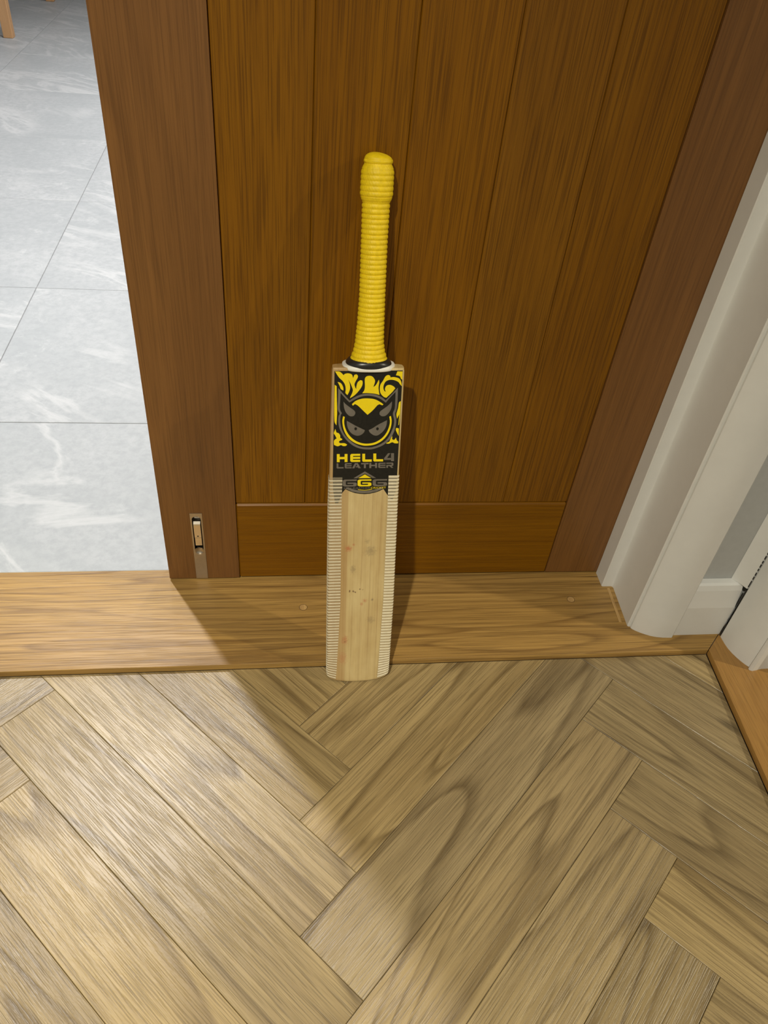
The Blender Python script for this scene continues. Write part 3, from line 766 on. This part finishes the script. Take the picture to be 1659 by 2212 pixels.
# sticker: outlines in 1/100 mm on the face (sideways, up from the toe)
ART = {
 'sticker':[(-4244,50321),(4476,50434),(4489,35414),(4452,33439),(3989,31736),(3214,32824),(2683,33642),(2111,33316),(1489,33099),(820,32951),(148,32903),(-526,32955),(-1200,33076),(-1921,33355),(-2550,33702),(-2967,33160),(-3495,31570),(-3942,31572),(-4214,33460),(-4299,35461)],
 'silver_outline':[(-3735,48082),(-2971,47183),(-2244,46405),(-1789,46745),(-1126,47097),(-543,47272),(44,47333),(635,47298),(1144,47200),(1919,46860),(2447,46426),(3176,47231),(3962,48145),(4007,46581),(3954,45244),(3773,44568),(3983,43619),(3873,42522),(3608,41690),(3207,40945),(2282,40098),(1077,39623),(294,39553),(-581,39660),(-1458,40001),(-2249,40610),(-2954,41454),(-3485,42546),(-3688,43630),(-3622,44348),(-3499,44618),(-3778,45237),(-3762,46472)],
 'devil_black':[(-3426,47437),(-2838,46748),(-2263,46141),(-1616,46520),(-785,46926),(53,47053),(985,46935),(1759,46620),(2477,46117),(3024,46832),(3686,47572),(3700,46577),(3676,45330),(3470,44609),(3690,43616),(3552,42519),(2937,41129),(2097,40350),(1066,39923),(284,39853),(-764,40005),(-1818,40631),(-2698,41548),(-3212,42549),(-3416,43633),(-3345,44441),(-3221,44666),(-3476,45285),(-3461,46476)],
 'y_forehead':[(-1939,45925),(-1444,46372),(-693,46647),(106,46702),(998,46583),(1690,46239),(2172,45891),(2032,45755),(1660,45911),(1369,45747),(1043,45342),(633,44890),(136,44454),(-303,44879),(-740,45320),(-1174,45731),(-1560,45939),(-1807,45705)],
 'y_smile':[(-3046,44265),(-3143,43546),(-2927,42369),(-2349,41275),(-1471,40541),(-508,40175),(276,40105),(1315,40279),(2251,40845),(2912,41684),(3283,42700),(3362,43613),(3227,44291),(3016,44198),(3137,43429),(3001,42605),(2647,41775),(2068,41076),(1217,40559),(267,40385),(-604,40500),(-1480,40912),(-2228,41643),(-2717,42553),(-2904,43458),(-2832,44178)],
 'g_eye':[(-2567,43642),(-1358,42930),(-663,42572),(-139,42303),(-300,41935),(-722,41609),(-1237,41541),(-1846,41830),(-2286,42375),(-2512,43009)],
 'g_eye2':[(2737,43697),(1557,43049),(885,42586),(352,42307),(562,41942),(1094,41578),(1614,41582),(2202,42047),(2568,42601),(2718,43151)],
 'g_ear':[(-3038,46262),(-2781,45958),(-2182,45479),(-1666,45086),(-1472,44776),(-1565,44417),(-1816,44261),(-2242,44319),(-2674,44761),(-2939,45425)],
 'g_ear2':[(3287,46305),(3256,45504),(3028,44874),(2537,44328),(2025,44259),(1716,44499),(1744,44859),(2157,45222),(2735,45676),(3061,46036)],
 'y_f1':[(-4178,50271),(-3561,50224),(-3059,49766),(-2955,49938),(-2528,50031),(-2071,49912),(-1923,49616),(-1868,49378),(-1713,49833),(-1450,49923),(-1262,49713),(-1288,49439),(-1510,49024),(-1666,48591),(-1556,48161),(-1416,47946),(-1410,48336),(-1256,48856),(-931,49137),(-679,49081),(-619,48738),(-739,48260),(-1141,47646),(-1630,47115),(-2208,46713),(-2146,46933),(-1955,47372),(-1856,47809),(-1991,48240),(-2211,48754),(-2470,49222),(-2284,48667),(-2221,48063),(-2351,47541),(-2552,47145),(-2809,47447),(-2775,47881),(-2870,48485),(-3169,48995),(-3674,49499)],
 'y_f2':[(-3830,48898),(-3414,48734),(-3115,48222),(-3065,47747),(-3401,47958),(-3574,48387)],
 'y_f3':[(-4197,48506),(-3946,48338),(-3896,46470),(-3838,44703),(-3862,43988),(-3899,42996),(-4161,43535),(-4220,45586)],
 'y_f4':[(-4037,42496),(-3886,41996),(-3559,41862),(-3384,41542),(-3396,41267),(-3119,41085),(-3116,40946),(-3458,40805),(-3541,40620),(-3367,40482),(-2936,40485),(-2677,40422),(-2432,40256),(-2670,40069),(-3016,40085),(-3276,40205),(-3705,40044),(-4181,40245),(-4188,40847),(-3849,41171),(-4069,41629),(-4226,41902)],
 'y_f5':[(-631,47393),(-390,47788),(-321,48267),(-362,49044),(-339,49387),(-155,49631),(217,49714),(596,49618),(901,49237),(956,48894),(771,48215),(1096,48507),(1447,49204),(1512,48817),(1447,48122),(1611,47163),(971,47329),(41,47420)],
 'y_f6':[(2635,49827),(2874,49745),(2943,49514),(3403,49557),(4043,49379),(4344,48951),(4460,48345),(4210,48602),(3983,48902),(3423,49152),(2832,49185),(2338,48960),(2106,48480),(2082,48045),(2223,47698),(2413,47596),(2300,47874),(2329,48180),(2528,48444),(2947,48512),(3378,48327),(3627,48070),(3246,47539),(2516,46781),(2172,46908),(1773,47341),(1622,47951),(1682,48560),(1996,49084),(2228,49562),(2388,49736)],
 'y_f7':[(3785,50319),(4457,50314),(4474,49213),(4298,49340),(4112,49681),(3626,49802)],
 'y_f8':[(4431,46321),(4446,45698),(4430,44350),(4366,43076),(4284,42984),(4335,44529),(4065,43893),(3947,44525),(4121,45336),(4209,46140)],
 'y_f9':[(4042,42615),(4368,42526),(4405,41464),(4166,41879),(3969,42339)],
 'y_f10':[(2791,40476),(3176,40665),(3373,41132),(3549,41458),(3536,40993),(3822,40874),(4067,41230),(4173,40858),(4404,40626),(4372,40392),(3932,40408),(3575,40555),(3146,40366),(2795,40382)],
 'g_chev':[(-1477,35335),(43,36334),(1604,35335),(1096,35335),(53,36015),(-990,35335)],
 'y_chev':[(-831,35335),(57,35879),(918,35335)],
 'g_arc':[(-2200,33967),(-1482,33670),(-675,33481),(132,33430),(936,33487),(1738,33664),(2399,33989),(2678,33761),(1929,33366),(1039,33110),(143,33053),(-754,33115),(-1653,33355),(-2571,33830)],
 'y_arc':[(-858,33649),(128,33548),(1110,33665),(1023,33586),(130,33489),(-766,33570)],
 'yt_H':[(-3793,38913),(-3409,38915),(-3403,38494),(-2747,38497),(-2755,38918),(-2371,38919),(-2347,37747),(-2734,37746),(-2741,38169),(-3398,38167),(-3391,37744),(-3777,37742)],
 'yt_E':[(-1837,38922),(-665,38927),(-657,38634),(-1591,38631),(-1629,38560),(-1627,38484),(-652,38488),(-644,38194),(-1621,38191),(-1618,38091),(-1577,38044),(-640,38047),(-632,37752),(-1811,37748),(-1975,37889),(-1994,38781)],
 'yt_L':[(-385,38928),(-6,38930),(20,38085),(912,38088),(923,37757),(-224,37753),(-355,37871)],
 'yt_L2':[(1101,38944),(1495,38946),(1527,38106),(2452,38109),(2466,37781),(1275,37777),(1138,37894)],
 'gt_4':[(3087,38972),(3410,38974),(2983,38277),(3523,38279),(3491,38974),(3896,38976),(3952,37814),(3545,37813),(3536,37999),(2589,37996),(2579,38252)],
 'gt_L':[(-3809,37571),(-3564,37572),(-3556,37008),(-2858,37009),(-2854,36810),(-3704,36809),(-3800,36885)],
 'gt_E':[(-2601,37575),(-1793,37577),(-1789,37409),(-2432,37408),(-2477,37362),(-2476,37278),(-1786,37279),(-1782,37111),(-2472,37110),(-2470,37010),(-2424,36980),(-1779,36981),(-1776,36812),(-2586,36811),(-2698,36903),(-2709,37483)],
 'gt_A':[(-1714,36812),(-1333,37578),(-957,37579),(-536,36815),(-866,36814),(-929,36952),(-1223,36951),(-1180,37105),(-1015,37105),(-1141,37411),(-1408,36813)],
 'gt_T':[(-504,37581),(506,37584),(513,37385),(138,37384),(156,36816),(-108,36815),(-125,37383),(-499,37382)],
 'gt_H':[(603,37584),(865,37585),(875,37294),(1400,37295),(1390,37586),(1652,37587),(1681,36819),(1418,36818),(1407,37111),(881,37110),(892,36817),(629,36817)],
 'gt_E2':[(1931,37588),(2810,37590),(2817,37421),(2117,37420),(2069,37373),(2072,37289),(2823,37291),(2830,37122),(2079,37120),(2083,37020),(2134,36989),(2836,36991),(2843,36821),(1961,36819),(1837,36912),(1815,37495)],
 'gt_R':[(2916,37590),(3778,37593),(3878,37501),(3893,37193),(3801,37101),(3629,37085),(3910,36823),(3641,36822),(3360,37084),(3168,37084),(3180,36822),(2950,36821),(2931,37253),(3621,37254),(3658,37285),(3653,37393),(3613,37423),(2924,37422)],
 'gt_6':[(-2680,35141),(-1030,35140),(-1024,34932),(-2369,34932),(-2522,34870),(-2512,34389),(-2357,34305),(-1548,34304),(-1472,34346),(-1476,34493),(-2284,34494),(-2288,34682),(-1211,34681),(-1015,34576),(-1006,34219),(-1273,34093),(-2661,34096),(-2933,34243),(-2945,34995)],
 'yt_6':[(-651,35140),(969,35140),(976,34931),(-344,34931),(-493,34869),(-480,34387),(-326,34302),(468,34301),(542,34343),(537,34491),(-256,34491),(-262,34680),(796,34679),(989,34574),(1001,34216),(740,34090),(-623,34092),(-891,34240),(-911,34994)],
 'gt_62':[(1424,35140),(3130,35139),(3140,34930),(1749,34930),(1593,34868),(1611,34384),(1773,34300),(2609,34299),(2687,34341),(2681,34488),(1845,34489),(1838,34678),(2951,34678),(3155,34572),(3171,34213),(2897,34087),(1463,34089),(1179,34237),(1153,34993)],
}
def smooth_outline(pts, step=4, sharp=50):
    n = len(pts); P = [Vector(p) for p in pts]; out = []
    tan = []
    for i in range(n):
        a, b = P[i] - P[i - 1], P[(i + 1) % n] - P[i]
        tan.append(None if a.angle(b, 0) > math.radians(sharp) else (P[(i + 1) % n] - P[i - 1]) * 0.5)
    for i in range(n):
        p0, p1 = P[i], P[(i + 1) % n]; d = p1 - p0
        t0 = tan[i] if tan[i] is not None else d; t1 = tan[(i + 1) % n] if tan[(i + 1) % n] is not None else d
        L = d.length
        if t0.length > 1.4 * L: t0 = t0.normalized() * 1.4 * L
        if t1.length > 1.4 * L: t1 = t1.normalized() * 1.4 * L
        for k in range(step):
            t = k / step
            out.append(p0 * (2 * t ** 3 - 3 * t ** 2 + 1) + t0 * (t ** 3 - 2 * t ** 2 + t) + p1 * (-2 * t ** 3 + 3 * t ** 2) + t1 * (t ** 3 - t ** 2))
    return [(v.x, v.y) for v in out]
def decal(name, pts, lvl0, lvl1, mat, parent):
    """thin printed piece standing lvl1 in front of the blade face"""
    bm = bmesh.new()
    b2 = extrude_poly(bmesh.new(), [(x * 1e-5, z * 1e-5) for x, z in pts], lvl0, lvl1)
    for v in b2.verts: v.co = Vector((v.co.x, -v.co.z, v.co.y))
    bm.free()
    o = mk(name, b2, mat, parent)
    o.matrix_world = bat.matrix_world
    return o
bpy.context.view_layer.update()
U = 0.00008
sticker = decal('sticker', ART['sticker'], 0.0, 2 * U, 'st_black', bat)
sticker['label'] = 'black sticker with yellow flames and horned emblem'
KEY = {'silver_outline': ('emblem_outline', 3, 'st_silver'), 'devil_black': ('emblem_face', 4, 'st_black')}
for k, pts in ART.items():
    if k == 'sticker': continue
    if k in KEY: nm, lv, mt = KEY[k]; pts = smooth_outline(pts)
    elif k.startswith('yt_') or k.startswith('gt_'):
        nm, lv, mt = 'letter', 3, 'st_yellow' if k[0] == 'y' else 'st_silver'
        if k[3] in '46': nm = 'numeral'
    elif k.endswith('chev'): nm, lv, mt = 'chevron', 3, 'st_yellow' if k[0] == 'y' else 'st_silver'
    else:
        mt = 'st_yellow' if k[0] == 'y' else 'st_silver'
        nm = 'flame' if k.startswith('y_f') and k != 'y_forehead' else k.split('_')[1].rstrip('2')
        lv = 3 if nm in ('flame', 'arc') else 5
        pts = smooth_outline(pts)
    decal(nm, pts, U, lv * U, mt, sticker)
for px, pz in ((-0.01365, 0.4252), (0.01518, 0.4250)):
    for rr, lv, mt in ((0.0031, 6, 'st_silver'), (0.0021, 7, 'st_black')):
        decal('pupil', [(1e5 * (px + rr * 0.85 * math.cos(2 * math.pi * i / 24)), 1e5 * (pz + rr * math.sin(2 * math.pi * i / 24))) for i in range(24)], U, lv * U, mt, sticker)
# small line of print under the numerals
def print_line(txt, x0, x1, z, h, mat):
    cu = bpy.data.curves.new('print_line', 'FONT'); cu.body = txt; cu.size = 1.0
    ob = bpy.data.objects.new('print_line', cu); COL.objects.link(ob)
    bpy.context.view_layer.update()
    me = bpy.data.meshes.new_from_object(ob.evaluated_get(bpy.context.evaluated_depsgraph_get()))
    bpy.data.objects.remove(ob); bpy.data.curves.remove(cu)
    xs = [v.co.x for v in me.vertices]; ys = [v.co.y for v in me.vertices]
    fx = (x1 - x0) / (max(xs) - min(xs)); fy = h / (max(ys) - min(ys)); mx, my = min(xs), min(ys)
    for v in me.vertices: v.co = Vector((x0 + (v.co.x - mx) * fx, -3.2 * U, z + (v.co.y - my) * fy))
    me.materials.append(M[mat])
    o = bpy.data.objects.new('lettering', me); COL.objects.link(o); o.parent = sticker; o.matrix_world = bat.matrix_world
print_line('HELL4LEATHER', -0.0273, 0.0085, 0.3371, 0.0027, 'st_silver')
print_line('CRICKET', 0.0093, 0.0303, 0.3371, 0.0027, 'st_yellow')

# ---------------------------------------------------------------- wooden table in the kitchen
table = empty('kitchen_table', (-1.79, 4.265, 0.0105))
tag(table, 'pale wooden table with a square leg standing on the grey kitchen tiles', 'table')
bpy.context.view_layer.update()
def tpart(name, x0, x1, y0, y1, z0, z1, bev=0.003):
    bm = add_box(bmesh.new(), x0, x1, y0, y1, z0, z1, bev, 2)
    return mk(name, bm, 'chair_wood', table)
for sx in (-1, 1):
    for sy in (-1, 1):
        tpart('leg', sx * 0.625 - 0.0235, sx * 0.625 + 0.0235, sy * 0.49 - 0.0235, sy * 0.49 + 0.0235, 0, 0.71)
    tpart('apron', sx * 0.625 - 0.011, sx * 0.625 + 0.011, -0.4665, 0.4665, 0.62, 0.7095)
    tpart('apron', -0.6015, 0.6015, sx * 0.49 - 0.011, sx * 0.49 + 0.011, 0.62, 0.7095)
tpart('tabletop', -0.68, 0.68, -0.54, 0.54, 0.7102, 0.738, 0.004)
